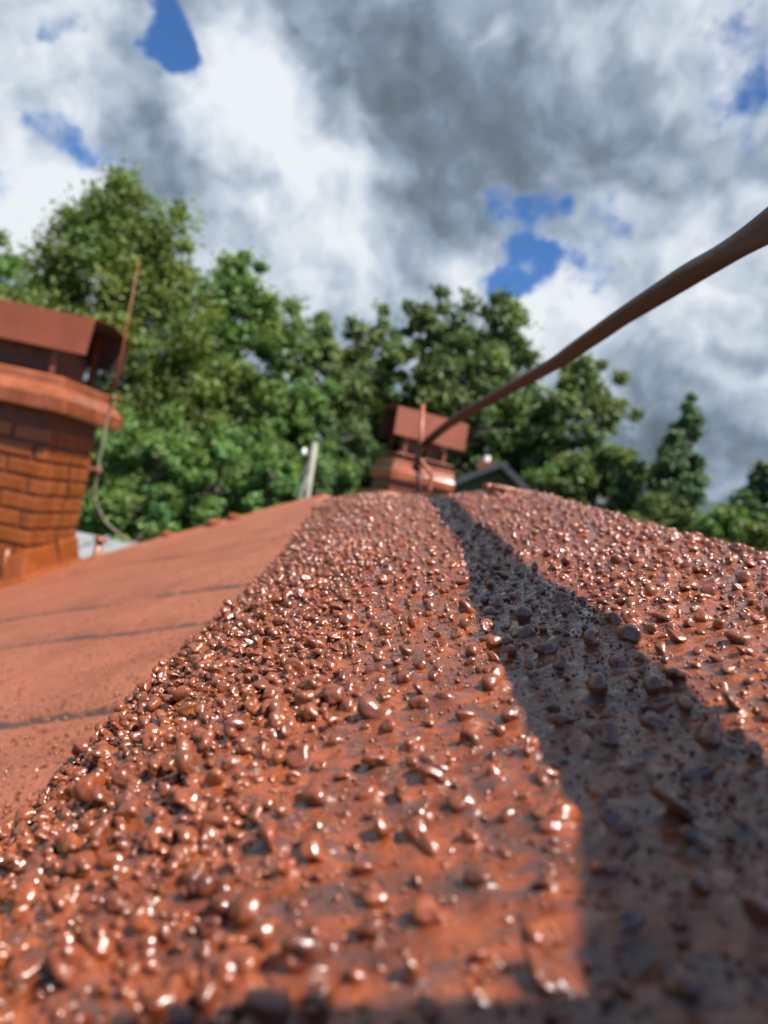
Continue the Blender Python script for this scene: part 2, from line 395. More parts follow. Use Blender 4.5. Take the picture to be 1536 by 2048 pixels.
# --- roof slopes (two big sheets, seams pressed into the left one)
SEAMS = []
for (a, b_, wdt) in (((0, 1290), (430, 1230), .010), ((0, 1430), (260, 1390), .010), ((70, 1225), (490, 1165), .008), ((300, 1120), (560, 1075), .006)):
    q = []
    for (px, py) in (a, b_):
        d = at(px, py, 1); Y = PZ0/(d.z-PX*d.x-PY); q.append((d.x*Y, Y))
    SEAMS.append((q[0], q[1], 4.3*wdt*(1 if q[0][1] < 1.4 else 1.6)))
yl = [-1.5]
while yl[-1] < .3: yl.append(yl[-1]+.03)
while yl[-1] < YF: yl.append(yl[-1]+max(.0022, .0028*yl[-1]))
yl[-1] = YF; yl = np.array(yl); tl = np.concatenate([np.linspace(0, 1, 420)**1.7])
LY = np.repeat(yl[:, None], len(tl), 1); LX = ridge_x(LY)+(-3.0-ridge_x(LY))*tl[None, :]
LZ = plane_z(LX, LY)+.006*vnoise(LX, LY, .35, 51)+.0022*vnoise(LX, LY, .09, 52)+.0008*vnoise(LX, LY, .02, 53)+.0005*vnoise(LX, LY, .008, 54)
LP = np.ones_like(LZ)
for (a, b_, wdt) in SEAMS:
    dx, dy = b_[0]-a[0], b_[1]-a[1]; L = math.hypot(dx, dy)
    wob = .003*vnoise(LX, LY, .25, 55)
    dd = ((LX-a[0])*dy-(LY-a[1])*dx)/L+wob
    sd = -dd if dx < 0 else dd
    al = ((LX-a[0])*dx+(LY-a[1])*dy)/L
    on = sstep(al, -.9, -.88)
    grv = np.exp(-(dd/(wdt*.55))**2)
    LZ -= grv*.012*on; LP = np.minimum(LP, 1-.9*sstep(grv*on+.10*vnoise(LX, LY, .02, 56), .25, 1.25))  # groove plus painted darkening for the shadow band along each lap
# upturned edge along the far verge
LZ += .018*sstep(LY, YF-.07, YF-.03)+.004*vnoise(LX, LY, .12, 57)*sstep(LY, YF-.3, YF)
nl, ml = LX.shape; il = np.arange(nl*ml).reshape(nl, ml)
V1 = np.stack([LX, LY, LZ], -1).reshape(-1, 3); F1 = np.stack([il[:-1, :-1], il[:-1, 1:], il[1:, 1:], il[1:, :-1]], -1).reshape(-1, 4)[:, ::-1]
yr = np.linspace(-1.5, 6.9, 240); tr_ = np.linspace(0, 1, 120)
RY = np.repeat(yr[:, None], 120, 1); RX = ridge_x(RY)+(2.6-ridge_x(RY))*tr_[None, :]
RZ = right_z(RX, RY)+.005*vnoise(RX, RY, .3, 61)+.002*vnoise(RX, RY, .05, 62)
ir = np.arange(RX.size).reshape(RX.shape)+len(V1)
V2 = np.stack([RX, RY, RZ], -1).reshape(-1, 3); F2 = np.stack([ir[:-1, :-1], ir[:-1, 1:], ir[1:, 1:], ir[1:, :-1]], -1).reshape(-1, 4)
# verge faces, so the roof has a thickness
def skirt(ids, Vall, drop=.16):
    p = Vall[ids].copy(); p[:, 2] -= drop; return p
VV = np.concatenate([V1, V2]); FF = [F1, F2]
for ids in (il[-1, :], il[:, -1], ir[-1, :], ir[:, -1], ir[:, 0][ir.shape[0]*70//100:]):
    p = skirt(ids, VV); o0 = len(VV); VV = np.concatenate([VV, p]); a = np.arange(len(ids)-1)
    FF.append(np.stack([ids[:-1], ids[1:], o0+a+1, o0+a], -1))
pa = np.ones(len(VV)); pa[:len(V1)] = LP.ravel()
roof = part_of_house(np_mesh('roof', VV, np.concatenate(FF), M['slope'], house, True, {'paint': pa, 'stone': np.zeros(len(VV))}))
cap = np_mesh('ridge_cap', np.stack([GX, GY, H], -1).reshape(-1, 3), F, M['coat'], roof, True,
              {'paint': PM.ravel(), 'stone': np.zeros(nx*ny)})
tag(cap, 'raised rounded ridge under glossy terracotta coating, crossed by a long dark shadow')

# --- gravel grains: shaped stones half sunk in the coating
def ico(sub):
    bm = bmesh.new(); bmesh.ops.create_icosphere(bm, subdivisions=sub, radius=1); bm.verts.ensure_lookup_table()
    v = np.array([x.co[:] for x in bm.verts]); f = np.array([[q.index for q in p.verts] for p in bm.faces]); bm.free(); return v, f
PROT = {}
for sub in (1, 2, 3, 4):
    v, f = ico(sub); L = []
    for k in range(14):
        r = np.random.default_rng(100+k); disp = np.ones(len(v))
        for q in range(12):
            d = r.normal(size=3); d /= np.linalg.norm(d); disp -= r.uniform(.35, .8)*np.clip(v@d-r.uniform(.45, .8), 0, 1)
        for q in range(4):
            d = r.normal(size=3)*r.uniform(1.5, 3.2); disp += .07*np.sin(v@d+r.uniform(0, 6))
        vv = v*disp[:, None]*np.array([1.05, r.uniform(.72, 1.05), r.uniform(.62, .9)]); L.append(vv)
    PROT[sub] = (L, f)
def rotz_tilt(a, tx, ty):
    ca_, sa_ = math.cos(a), math.sin(a); Rz = np.array([[ca_, -sa_, 0], [sa_, ca_, 0], [0, 0, 1]])
    cx_, sx_ = math.cos(tx), math.sin(tx); cy_, sy_ = math.cos(ty), math.sin(ty)
    return np.array([[1, 0, 0], [0, cx_, -sx_], [0, sx_, cx_]])@np.array([[cy_, 0, sy_], [0, 1, 0], [-sy_, 0, cy_]])@Rz
def grains(P, zf, level, paintf, name, parent):
    e_ = .0015
    z = zf(P[:, 0], P[:, 1]); zx = (zf(P[:, 0]+e_, P[:, 1])-z)/e_; zy = (zf(P[:, 0], P[:, 1]+e_)-z)/e_
    pmv = paintf(P[:, 0], P[:, 1])
    VS, FS, AP, AS = [], [], [], []; off = 0
    for i, (x, y, r_) in enumerate(P):
        L, f = PROT[level(x, y, r_)]
        k = random.randrange(14); v = L[k]@rotz_tilt(random.uniform(0, 6.28), random.gauss(0, .35), random.gauss(0, .35)).T
        nrm = np.array([-zx[i], -zy[i], 1.]); nrm /= np.linalg.norm(nrm)
        w = v*r_+np.array([x, y, z[i]])+nrm*r_*(random.uniform(.40, .95) if x < 0 else random.uniform(.15, .75))
        VS.append(w); FS.append(f+off); off += len(v)
        painted = pmv[i] > .5
        if painted:
            shade_side = v@np.array([-.75, .35, -.55]); a = np.where(shade_side > random.uniform(.62, 1.1), 0., 1.)  # side away from the sun goes dark: shade put into the colour
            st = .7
        else:
            a = np.zeros(len(v)); st = 1.
            if random.random() < .10: a = np.where(v@np.array([.2, -1., .2]) > random.uniform(-.2, .5), 1., 0.)
            elif random.random() < .08: a[:] = .45
        AP.append(a); AS.append(np.full(len(v), st))
    return np_mesh(name, np.concatenate(VS), np.concatenate(FS), M['coat'], parent, True, {'paint': np.concatenate(AP), 'stone': np.concatenate(AS)})
def lvl(x, y, r_):
    s_ = r_/y
    return 4 if s_ > .028 else 3 if s_ > .0065 else 2 if s_ > .0025 else 1
gr = grains(P_, surf, lvl, paint_mask, 'gravel', cap.parent)
# grains on the lower slope
M2 = 16000; qy = .22+3.4*rng.random(M2)**1.7; qx = ridge_x(qy)-.0-(.06+qy*.62)*rng.random(M2)
q3 = np.stack([qx, qy, np.clip(rng.lognormal(math.log(.0013), .3, M2), .0007, .0026)], -1)
def slope_surf(x, y): return plane_z(x, y)+.006*vnoise(x, y, .35, 51)+.0022*vnoise(x, y, .09, 52)
tin = rng.random
NT_ = 42000; ty = .05+.75*rng.random(NT_)**1.3; tx = rng.uniform(-.12, .26, NT_)
tiny = np.stack([tx, ty, np.clip(rng.lognormal(math.log(.00045), .35, NT_), .0002, .0009)], -1)
gr3 = grains(tiny, surf, lambda x, y, r_: 2 if y < .16 else 1, paint_mask, 'grit', cap.parent)
gr2 = grains(q3, slope_surf, lambda x, y, r_: 2 if y < .8 else 1, lambda x, y: np.ones(len(x)), 'slope_gravel', cap.parent)
for o, lb in ((gr3, 'fine grit between the gravel grains under the terracotta coating'), (gr, 'coarse glossy gravel grains coated terracotta, covering the rounded ridge'), (gr2, 'fine terracotta painted gravel on the lower left slope')):
    tag(o, lb, kind='stuff')
# vent pipe on the slope
def vent(x, y, h, r_, name='vent_pipe'):
    z = plane_z(x, y)-.02; b = MB()
    b.tube([(x, y, z), (x, y, z+.02), (x, y, z+.035), (x+.004, y, z+h)], [r_*1.9, r_*1.6, r_, r_*.95], 16)
    b.tube([(x+.004, y, z+h-.004), (x+.004, y, z+h+.012), (x+.004, y, z+h+.026)], [r_*1.75, r_*1.7, r_*.7], 16)
    return b.build(name, M['cap'], roof, True)
vp = at(193, 1108, 4.25); vent(vp.x, 4.25, .135, .022)
for (px, Y) in ((432, 4.40), (470, 4.41), (345, 4.42)):
    p = at(px, 1050, Y); b = MB(); z = plane_z(p.x, Y)
    b.box((p.x-.05, Y-.02, z-.01), (p.x+.05, Y+.03, z+.035), .012); b.build('verge_clip', M['cap'], roof, True)
# house body under the roof
b = MB()
b.box((-2.85, -1.35, GZ-.1), (2.4, 6.6, -1.62)); part_of_house(b.build('wall', M['wall'], house))

# ------------------------------------------------------------------ chimneys
def bricks(mb, x0, x1, y0, y1, z0, z1, hc=.078, bl=.27, j=.019, bev=.007, seed=3):
    rr = random.Random(seed); nC = int(math.ceil((z1-z0)/hc)); dpt = .11
    for k in range(nC):
        za = z0+k*hc; zb = min(za+hc-j, z1)
        off = 0 if k % 2 else bl/2
        for (axis, a0, a1) in (('x', x0, x1), ('y', y0+dpt, y1-dpt)):
            cuts = [a0]; q = a0+(bl-off if off else bl)
            while q < a1-.05: cuts.append(q); q += bl
            cuts.append(a1)
            for i in range(len(cuts)-1):
                pa_, pb = cuts[i]+(j/2 if i else 0), cuts[i+1]-(j/2 if i < len(cuts)-2 else 0)
                d = [rr.uniform(-.003, .003) for _ in range(4)]
                if axis == 'x':
                    mb.box((pa_, y0+d[0], za), (pb, y0+dpt-j, zb+d[2]*.3), bev); mb.box((pa_, y1-dpt+j, za), (pb, y1+d[1], zb+d[2]*.3), bev)
                else:
                    mb.box((x0+d[0], pa_, za), (x0+dpt, pb, zb+d[3]*.3), bev); mb.box((x1-dpt, pa_, za), (x1+d[1], pb, zb+d[3]*.3), bev)
def hood(parent, x0, x1, y0, y1, z0, z1, th=.004, flare=.03, name='hood'):
    """open-ended folded sheet-metal cover: two leaning side sheets under a shallow lid"""
    b = MB(); ym = (y0+y1)/2
    o = [(y0-flare, z0), (y0, z1), (ym, z1+.03), (y1, z1), (y1+flare, z0)]
    i_ = [(y1+flare-th, z0), (y1-th, z1-th), (ym, z1+.03-th), (y0+th, z1-th), (y0-flare+th, z0)]
    prof = o+i_; N = len(prof)
    ra = [b.bm.verts.new((x0, p[0], p[1])) for p in prof]; rb = [b.bm.verts.new((x1, p[0], p[1])) for p in prof]
    for k in range(N):
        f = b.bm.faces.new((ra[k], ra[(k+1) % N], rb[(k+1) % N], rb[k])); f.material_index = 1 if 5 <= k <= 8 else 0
    for r_ in (ra, rb):
        for k in range(4): b.bm.faces.new((r_[k], r_[k+1], r_[N-2-k], r_[N-1-k]))
    h = b.build(name, M['sheet'], parent); h.data.materials.append(M['inner_shade']); return h
def chimney(loc, rz, w, d, zb, zc, caph, hz0, hz1, label, hoodx=.1, hc=.094, seed=1, ov=.10, sh=1.):
    """w,d footprint; zb base and zc underside of the cap, all relative to loc"""
    e_ = empty('chimney', loc, rz, house); e_.matrix_parent_inverse = Matrix.Translation(-HO); tag(e_, label)
    x0, x1, y0, y1 = -w/2, w/2, -d/2, d/2
    b = MB(); bricks(b, x0, x1, y0, y1, zb, zc-.075, hc, seed=seed); bricks(b, x0+.012, x1-.012, y0+.012, y1-.012, zc-.075, zc, .075, seed=seed+9)
    b.build('brick_shaft', M['brick'], e_, False)
    b = MB(); b.box((x0+.009, y0+.009, zb-.05), (x1-.009, y1-.009, zc-.003)); b.build('mortar_core', M['mortar'], e_)
    # weathered cap: slab with soft edges and a sloping shoulder
    b = MB(); h1 = caph*.48
    def ring(e2, z, rr=.05, n_=6):
        P = []
        X, Y = w/2+e2, d/2+e2; rr = min(rr, .022)
        for (sx, sy, a0) in ((1, 1, 0), (-1, 1, 90), (-1, -1, 180), (1, -1, 270)):
            for k in range(n_+1):
                a = R(a0+90*k/n_); P.append((sx*(X-rr)+math.cos(a)*rr, sy*(Y-rr)+math.sin(a)*rr, z+.004*math.sin(7*a+z*40+sx)))
        return P
    b.loft([ring(ov-.012, zc), ring(ov, zc+.010), ring(ov+.002, zc+h1-.012), ring(ov-.010, zc+h1), ring(ov-.055*sh, zc+h1+caph*.22), ring(ov-.075*sh, zc+h1+caph*.25),
            ring(ov-.078*sh, zc+caph-.012), ring(ov-.09*sh, zc+caph)])
    # joints of the cap as narrow raised beads of paint
    k = x0-.02
    while k < x1+.06:
        b.box((k, y0-ov-.003, zc+.012), (k+.012, y0-ov+.02, zc+h1-.014), .003); k += .25
    k = y0+.08
    while k < y1:
        b.box((x1+ov-.02, k, zc+.012), (x1+ov+.004, k+.012, zc+h1-.014), .003); k += .25
    cp = b.build('cap', M['cap'], e_, True)
    mod = cp.modifiers.new('edge', 'EDGE_SPLIT'); mod.split_angle = R(38)
    hood(e_, x0-.05, x1+hoodx, y0+.05, y1-.05, hz0, hz1)
    for sx in (-1, 1):
        for sy in (-1, 1):
            b = MB(); X = sx*(w/2-.09); Y = sy*(d/2-.06)
            b.box((X-.015, Y-.003, zc+caph-.02), (X+.015, Y+.003, hz1-.02)); b.build('hood_leg', M['sheet'], e_)
    b = MB(); b.box((x0+.10, y0+.10, zc+caph-.005), (x1-.10, y1-.10, zc+caph+.02), .004); b.box((x0+.14, y0+.13, zc+caph+.01), (x1-.10, y1-.13, hz0+.03), .006)
    b.build('flue', M['mortar'], e_)
    return e_
# near left chimney; its front right edge is at x=-1.85
CL = chimney((-2.22, 4.10, 0), 0, .74, .60, -1.05, .15, .20, .495, .705, 'nearer brick chimney at the left edge with a metal hood and thin rod', hoodx=.09, seed=4)
# flashing collar where that chimney meets the slope
b = MB()
def fring(e2, dz):
    P = []
    for (x, y) in ((-2.59-e2, 3.80-e2), (-1.85+e2, 3.80-e2), (-1.85+e2, 4.40+min(e2, .045)), (-2.59-e2, 4.40+min(e2, .045))): P.append((x, y, plane_z(x, y)+dz))
    return P
b.loft([fring(.09, -.01), fring(.085, .008), fring(.035, .03), fring(.014, .16), fring(.010, .175), fring(.002, .178)])
fl = b.build('flashing', M['brick'], roof, False)
bv = fl.modifiers.new('b', 'BEVEL'); bv.width = .008; bv.segments = 2
b = MB(); z0 = plane_z(-1.87, 3.78)
b.tube([(-1.935, 3.785, z0-.02), (-1.935, 3.775, z0+.10), (-1.93, 3.778, z0+.18)], .014, 10); b.build('paint_drip', M['cap'], roof, True)
CF = chimney((.175, 6.2, 0), R(20), .55, .48, -.45, .29, .17, .66, .90, 'farther brick chimney in the centre behind the ridge, with metal hood', hoodx=.07, seed=14, ov=.03, sh=.25)
b = MB(); b.box((-.36, -.32, -.30), (.36, .32, .17), .02); ba = b.build('plinth', M['brick'], CF, True)
b = MB(); b.box((-.27, -.24, .50), (.27, .24, .515), .004); b.build('hood_plate', M['sheet'], CF)

# ------------------------------------------------------------------ lightning rod of the near chimney with its conductor
lr = empty('lightning_rod', (-1.60, 4.06, .25)); LO = Vector(lr.location)
def rel(pts, o=LO): return [Vector(p)-o for p in pts]
a_ = at(225, 800, 3.9); t_ = at(278, 520, 3.9)
b = MB(); b.tube(rel([(a_.x, 3.9, a_.z-.05), ((a_.x+t_.x)/2+.004, 3.9, (a_.z+t_.z)/2), (t_.x, 3.9, t_.z)]), [.006, .005, .0022], 8); b.build('rod', M['rust'], lr, True)
for (px, py) in ((232, 797), (196, 940)):
    p = at(px, py, 3.93); b = MB(); b.box(rel([(p.x-.06, 3.915, p.z-.008)])[0], rel([(p.x+.022, 3.94, p.z+.010)])[0], .004); b.build('clamp', M['rust'], lr)
w = [at(228, 790, 3.9), at(212, 850, 3.92), at(196, 940, 3.94), at(189, 985, 3.97), at(196, 1015, 4.0), at(213, 1045, 4.05), at(238, 1066, 4.1), at(262, 1082, 4.2), at(320, 1096, 4.34), at(400, 1076, 4.40), at(520, 1045, 4.42), at(640, 1006, 4.43)]
b = MB(); b.tube(rel(catmull(w, 6)), .0055, 8); b.build('conductor_wire', M['wire'], lr, True)
tag(lr, 'thin lightning rod with drooping wire on the chimney at the left edge', 'lightning rod')

# ------------------------------------------------------------------ thick conductor cable crossing the upper right
path = [(-.78, -.42, -.62), (-.74, -.38, -.50), (-.60, -.26, -.05), (-.42, -.17, .12), (-.25, -.11, .152), (-.05, -.054, .157), (.07, -.030, .158), (.134, -.022, .157), (.150, -.012, .155), (.150, .02, .154), (.142, .09, .154), (.138, .18, .156)]+[tuple(at(px, py, Y)) for (px, py, Y) in  # leading points: unseen bend, added so its shadow darkens the nearest gravel
        ((1536, 448, .31), (1400, 528, .405), (1230, 638, .55), (1165, 684, .64), (1100, 729, .75), (1000, 786, .98), (930, 827, 1.2), (885, 858, 1.40), (855, 884, 1.5))]
path += [tuple(at(842, 905, 1.54)), tuple(at(834, 935, 1.55)), tuple(at(838, 962, 1.55)), tuple(at(836, 1000, 1.55))]
TILT = R(30); STRAPW = .034
cb = empty('lightning_conductor_strap', tuple(at(838, 1000, 1.55))); CO = Vector(cb.location)
tag(cb, 'thick bent metal strip, reddish below and grey on top, rising to the upper right edge', 'metal strip')
cps = catmull(path, 14); SEGS = 24; vs = []; fs = []; pa_ = []
for i, p in enumerate(cps):
    t = (cps[min(i+1, len(cps)-1)]-cps[max(i-1, 0)]).normalized(); f_ = min(max((p.y-.55)/.85, 0), 1)
    tl_ = R(float(np.interp(p.y, [0, .05, .31, .41, .56, .7, .9, 1.2], [0, 25, 26, 24, 27, 24, 16, 8]))); wv = t.cross(Vector((-math.sin(tl_), 0, math.cos(tl_)))).normalized(); nv = wv.cross(t).normalized()
    hwid = (STRAPW/2+.006*(1-min(max((p.y-.2)/.12, 0), 1)))*(1-f_)+0.011*f_; hth = .0019+.0012*f_; hwid *= 1+.02*math.sin(i*.37)
    for k in range(SEGS):
        q = 2*math.pi*k/SEGS; cq, sq = math.cos(q), math.sin(q); e4 = lambda v: math.copysign(abs(v)**.45, v)
        off = wv*e4(cq)*hwid+nv*(e4(sq)*hth-.0035*(1-f_)*(cq*cq))
        vs.append(p+off-CO); pa_.append(1 if (nv.z*sq) < .3*abs(nv.z) and cq > -.78 else 0)  # grey top and rim carry the sky's reflection as colour
for i in range(len(cps)-1):
    for k in range(SEGS): fs.append((i*SEGS+k, i*SEGS+(k+1) % SEGS, (i+1)*SEGS+(k+1) % SEGS, (i+1)*SEGS+k))
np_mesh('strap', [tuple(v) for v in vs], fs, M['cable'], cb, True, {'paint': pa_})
b = MB(); p = at(846, 808, 1.56); q = at(836, 992, 1.56)
b.tube([Vector((q.x, 1.56, q.z))-CO, Vector(((p.x+q.x)/2, 1.56, (p.z+q.z)/2))-CO, Vector((p.x, 1.56, p.z))-CO], [.0055, .005, .0045], 10); b.build('holder_rod', M['rust'], cb, True)
b = MB(); lp = [at(848, 893, 1.52), at(838, 912, 1.52), at(850, 932, 1.52), at(862, 950, 1.52), at(858, 985, 1.52)]
b.tube([v-CO for v in catmull(lp, 6)], .0045, 8); b.build('tail', M['rust'], cb, True)
p = at(848, 890, 1.54); b = MB(); b.box(Vector((p.x-.009, 1.52, p.z-.006))-CO, Vector((p.x+.007, 1.565, p.z+.006))-CO, .002); b.build('clamp', M['rust'], cb)

# ------------------------------------------------------------------ small board lying on the ridge crest
p0 = at(975, 972, .93); p1 = at(1086, 994, .95); mid = (p0+p1)/2; dv = (p1-p0); L = dv.length
bd = empty('ridge_board', tuple(mid))
ang = math.atan2(dv.y, dv.x)
b = MB(); Mt = Matrix.Rotation(ang, 4, 'Z') @ Matrix.Rotation(-math.atan2(dv.z, math.hypot(dv.x, dv.y)), 4, 'Y')
b.box((-L/2, -.02, -.003), (L/2, .02, .003), .0012, Mt); pk = b.build('board', M['cap'], bd, True)
sv, sf = PROT[2]; VS = []; FS = []; off = 0
for i in range(150):
    v = sv[i % 14]*random.uniform(.0009, .002)+np.array([random.uniform(-L/2, L/2), random.uniform(-.02, .02), .0034]); v = v@np.array(Mt.to_3x3()).T
    VS.append(v); FS.append(sf+off); off += len(v)
N_ = off; gg = np_mesh('grit', np.concatenate(VS), np.concatenate(FS), M['coat'], bd, True, {'paint': np.ones(N_), 'stone': np.ones(N_)}); gg['kind'] = 'stuff'
b = MB(); b.tube([Mt @ Vector((-L/2-.003, -.01, -.006)), Mt @ Vector((-L/2-.002, -.01, .003))], [.0045, .004], 10); b.build('screw', M['rust'], bd, True)
tag(bd, 'short gritty terracotta board lying across the crest right of the cable', 'board')

# ------------------------------------------------------------------ things beyond the roof
# low grey roof of a shed beyond the verge
p = at(149, 1062, 8.0); sh = empty('shed', (-4.2, 6.9, GZ)); SO = Vector(sh.location)
xr = at(292, 1096, 8.0).x
b = MB(); zt = p.z
b.loft([[Vector((-6.2, 5.6, zt-.22))-SO, Vector((xr, 5.6, zt-.22))-SO, Vector((xr, 8.0, zt))-SO, Vector((-6.2, 8.0, zt))-SO],
        [Vector((-6.2, 5.6, zt-.30))-SO, Vector((xr, 5.6, zt-.30))-SO, Vector((xr, 8.0, zt-.08))-SO, Vector((-6.2, 8.0, zt-.08))-SO]])
for k in range(9):
    x = -6.1+k*(xr+6.1)/8
    b.loft([[Vector((x-.02, 5.6, zt-.222))-SO, Vector((x+.02, 5.6, zt-.222))-SO, Vector((x+.02, 5.6, zt-.19))-SO, Vector((x-.02, 5.6, zt-.19))-SO],
            [Vector((x-.02, 8.0, zt-.002))-SO, Vector((x+.02, 8.0, zt-.002))-SO, Vector((x+.02, 8.0, zt+.03))-SO, Vector((x-.02, 8.0, zt+.03))-SO]])
b.build('roof', M['greyroof'], sh)
b = MB(); b.box(Vector((-6.0, 5.8, GZ))-SO, Vector((xr-.2, 7.8, zt-.315))-SO); b.build('wall', M['wall'], sh)
tag(sh, 'low shed with a grey sheet roof behind the chimney at the left edge', 'shed')

# neighbour's house gable
ap = at(1024, 942, 17); nh = empty('house', (ap.x, 20, GZ), R(-6)); z1 = ap.z-GZ
tag(nh, 'distant green house with dark gabled roof seen past the ridge crest', 'house')
hw, dr = 1.25, .85
b = MB(); b.loft([[(-hw, -3, 0), (hw, -3, 0), (hw, -3, z1-dr), (0, -3, z1-.06), (-hw, -3, z1-dr)], [(-hw, 3, 0), (hw, 3, 0), (hw, 3, z1-dr), (0, 3, z1-.06), (-hw, 3, z1-dr)]]); b.build('wall', M['greenwall'], nh)
b = MB(); ox, oz = hw+.35, z1-dr-.24
b.loft([[(-ox, -3.7, oz), (0, -3.7, z1-.03), (ox, -3.7, oz), (ox, -3.7, oz+.16), (0, -3.7, z1+.14), (-ox, -3.7, oz+.16)],
        [(-ox, 3.35, oz), (0, 3.35, z1-.03), (ox, 3.35, oz), (ox, 3.35, oz+.16), (0, 3.35, z1+.14), (-ox, 3.35, oz+.16)]]); rf = b.build('roof', M['slate'], nh)
b = MB(); b.box((-.50, -2.2, z1-.45), (-.14, -1.85, z1+.20), .02); ch = b.build('chimney', M['brick'], rf)
b = MB(); b.tube([(-.32, -2.02, z1+.19), (-.32, -2.02, z1+.34)], .09, 14); b.build('chimney_pot', M['white'], rf)
b = MB(); b.box((-.4, -3.04, z1-1.9), (.4, -2.98, z1-1.0), .01); wf = b.build('window', M['white'], nh)

# pair of leaning utility poles
up = empty('utility_pole', tuple(at(610, 1010, 11.))); UO = Vector(up.location)
top = at(629, 893, 11.)-UO; f1 = at(612, 1010, 11.)-UO; f2 = at(593, 1010, 11.3)-UO
b = MB(); b.tube([top+(f1-top)*13, f1, top+Vector((0, 0, .06))], [.07, .047, .042], 12); b.build('pole', M['wood'], up, True)
b = MB(); b.tube([top+(f2-top)*13, f2, top+(f2-top)*.1], [.065, .042, .034], 12); b.build('strut', M['wood'], up, True)
ip = at(608, 903, 10.95)-UO; b = MB(); b.tube([ip+Vector((.10, 0, -.02)), ip, ip+Vector((0, 0, .0))], .01, 6); b.build('bracket', M['rust'], up)
b = MB(); b.tube([ip+Vector((0, 0, -.055)), ip+Vector((0, 0, -.02)), ip+Vector((0, 0, .01)), ip+Vector((0, 0, .05))], [.032, .04, .03, .02], 14); b.build('insulator', M['white'], up, True)
tag(up, 'weathered wooden A-shaped pole with white insulator behind the roof verge', 'utility pole')

# ------------------------------------------------------------------ trees
def tree(px, py, Y, hw, drop, label, col, airy=.0, leaf=.11, nleaf=30000, nclump=110, shape='round', seed=0, name='deciduous_tree', cat='tree'):
    """crown top at the given direction; hw = half width (m); drop = crown height (m)"""
    r = np.random.default_rng(1000+seed); tp = at(px, py, Y); H_ = tp.z-GZ
    t = empty(name, (tp.x, Y, GZ)); tag(t, label, cat)
    zc0 = H_-drop; cz = zc0+drop*.5
    cl = []; per = 0
    nclump = int(nclump*1.35)
    while len(cl) < nclump:
        q = r.normal(size=3); q /= np.linalg.norm(q)
        rad = r.uniform(.35, 1.0)**.45
        u = q*rad; h = (u[2]+1)/2
        if shape == 'round': wf_ = 1.0
        elif shape == 'egg': wf_ = 1.12-.45*h
        elif shape == 'cone': wf_ = (1.25-1.1*h)/max(math.sqrt(max(1-u[2]**2, .05)), .45)*.75
        elif shape == 'dome': wf_ = 1.15-.2*h if h > .5 else 1.05
        lump = 1+.22*math.sin(3*math.atan2(q[1], q[0])+seed)+.16*math.sin(5*q[2]+seed*2.1)
        p = np.array([u[0]*hw*wf_*lump, u[1]*hw*wf_*lump*.9, cz+u[2]*drop*.5*(1+.10*math.sin(4*math.atan2(q[1], q[0])+seed*1.7))])
        if any(np.linalg.norm((p-k)/np.array([1, 1, .8])) < hw*.10*(1+airy*.6) for k in cl) and per < 4000: per += 1; continue
        cl.append(p)
    cl = np.array(cl); cs = hw*r.uniform(.14, .30, len(cl))*(1-.18*airy)
    VL, TL = [], []
    nper = max(20, int(nleaf/len(cl)))
    for p, s_ in zip(cl, cs):
        k = nper; q = r.normal(size=(k, 3)); q /= np.linalg.norm(q, axis=1)[:, None]
        rd = s_*(np.abs(r.normal(size=(k, 1)))*.34+.5*r.uniform(.2, 1., (k, 1)))
        ctr = p+q*rd*np.array([1.1, 1.1, .9]); ctr[:, 2] -= .12*s_
        nr = q*.6+r.normal(size=(k, 3))*.7+np.array([0, 0, .45]); nr /= np.linalg.norm(nr, axis=1)[:, None]
        a = np.cross(nr, r.normal(size=(k, 3))); a /= np.linalg.norm(a, axis=1)[:, None]; b2 = np.cross(nr, a)
        sz = leaf*r.uniform(.6, 1.25, k)[:, None]
        V = np.stack([ctr-a*sz, ctr-b2*sz*.55+nr*sz*.12, ctr+a*sz, ctr+b2*sz*.55+nr*sz*.12], 1)
        VL.append(V.reshape(-1, 3))
        tone = r.uniform(.72, 1.3)*r.uniform(.87, 1.13, k); hue = r.normal(0, .10, k)+r.normal(0, .08)
        cc = np.stack([col[0]*tone*(1+hue), col[1]*tone, col[2]*tone*(1-hue), np.ones(k)], 1); TL.append(np.repeat(cc, 4, 0))
    V = np.concatenate(VL); Fq = np.arange(len(V)).reshape(-1, 4)
    np_mesh('crown', V, Fq, M['leaf'], t, False, None, np.clip(np.concatenate(TL), 0.004, 1))
    b = MB(); tr = max(.10, hw*.065); zt = cz+drop*.22
    b.tube(catmull([(0, 0, -.1), (.05*hw*r.normal(), .04*hw, zt*.4), (.06*hw*r.normal(), 0, zt*.75), (0, 0, zt)], 5), [tr*(1.25-.95*k/15) for k in range(16)], 9)
    for p in cl[::2 if airy else 3]:
        z0_ = max(zc0*.9+.2, min(zt, p[2]-.35*math.hypot(p[0], p[1]))); st = Vector((0, 0, z0_)); en = Vector(p); md = (st+en)/2+Vector((0, 0, -.06*hw))+Vector(r.normal(size=3)*.04*hw)
        b.tube(catmull([st, md, en], 4), [tr*.42*(1-.85*k/8) for k in range(9)], 5)
    b.build('trunk', M['bark'], t, True)
    return t
OLIVE = (.118, .158, .032); MID = (.112, .185, .048); DARK = (.095, .140, .045); BRIGHT = (.130, .215, .055); GREY = (.135, .180, .065); BLUE = (.075, .125, .060)
k = FPX
def T(px, py, Y, hwpx, hpx, *a, **kw): return tree(px, py, Y, hwpx/k*Y, hpx/k*Y, *a, **kw)
T(262, 378, 20, 188, 640, 'tall olive green linden with a dense dome crown at the left', OLIVE, leaf=.085, nleaf=64000, nclump=250, shape='dome', seed=1, name='linden_tree')
T(-30, 452, 25, 120, 480, 'green tree cut by the left edge beside the big linden', BRIGHT, leaf=.10, nleaf=22000, nclump=90, seed=2)
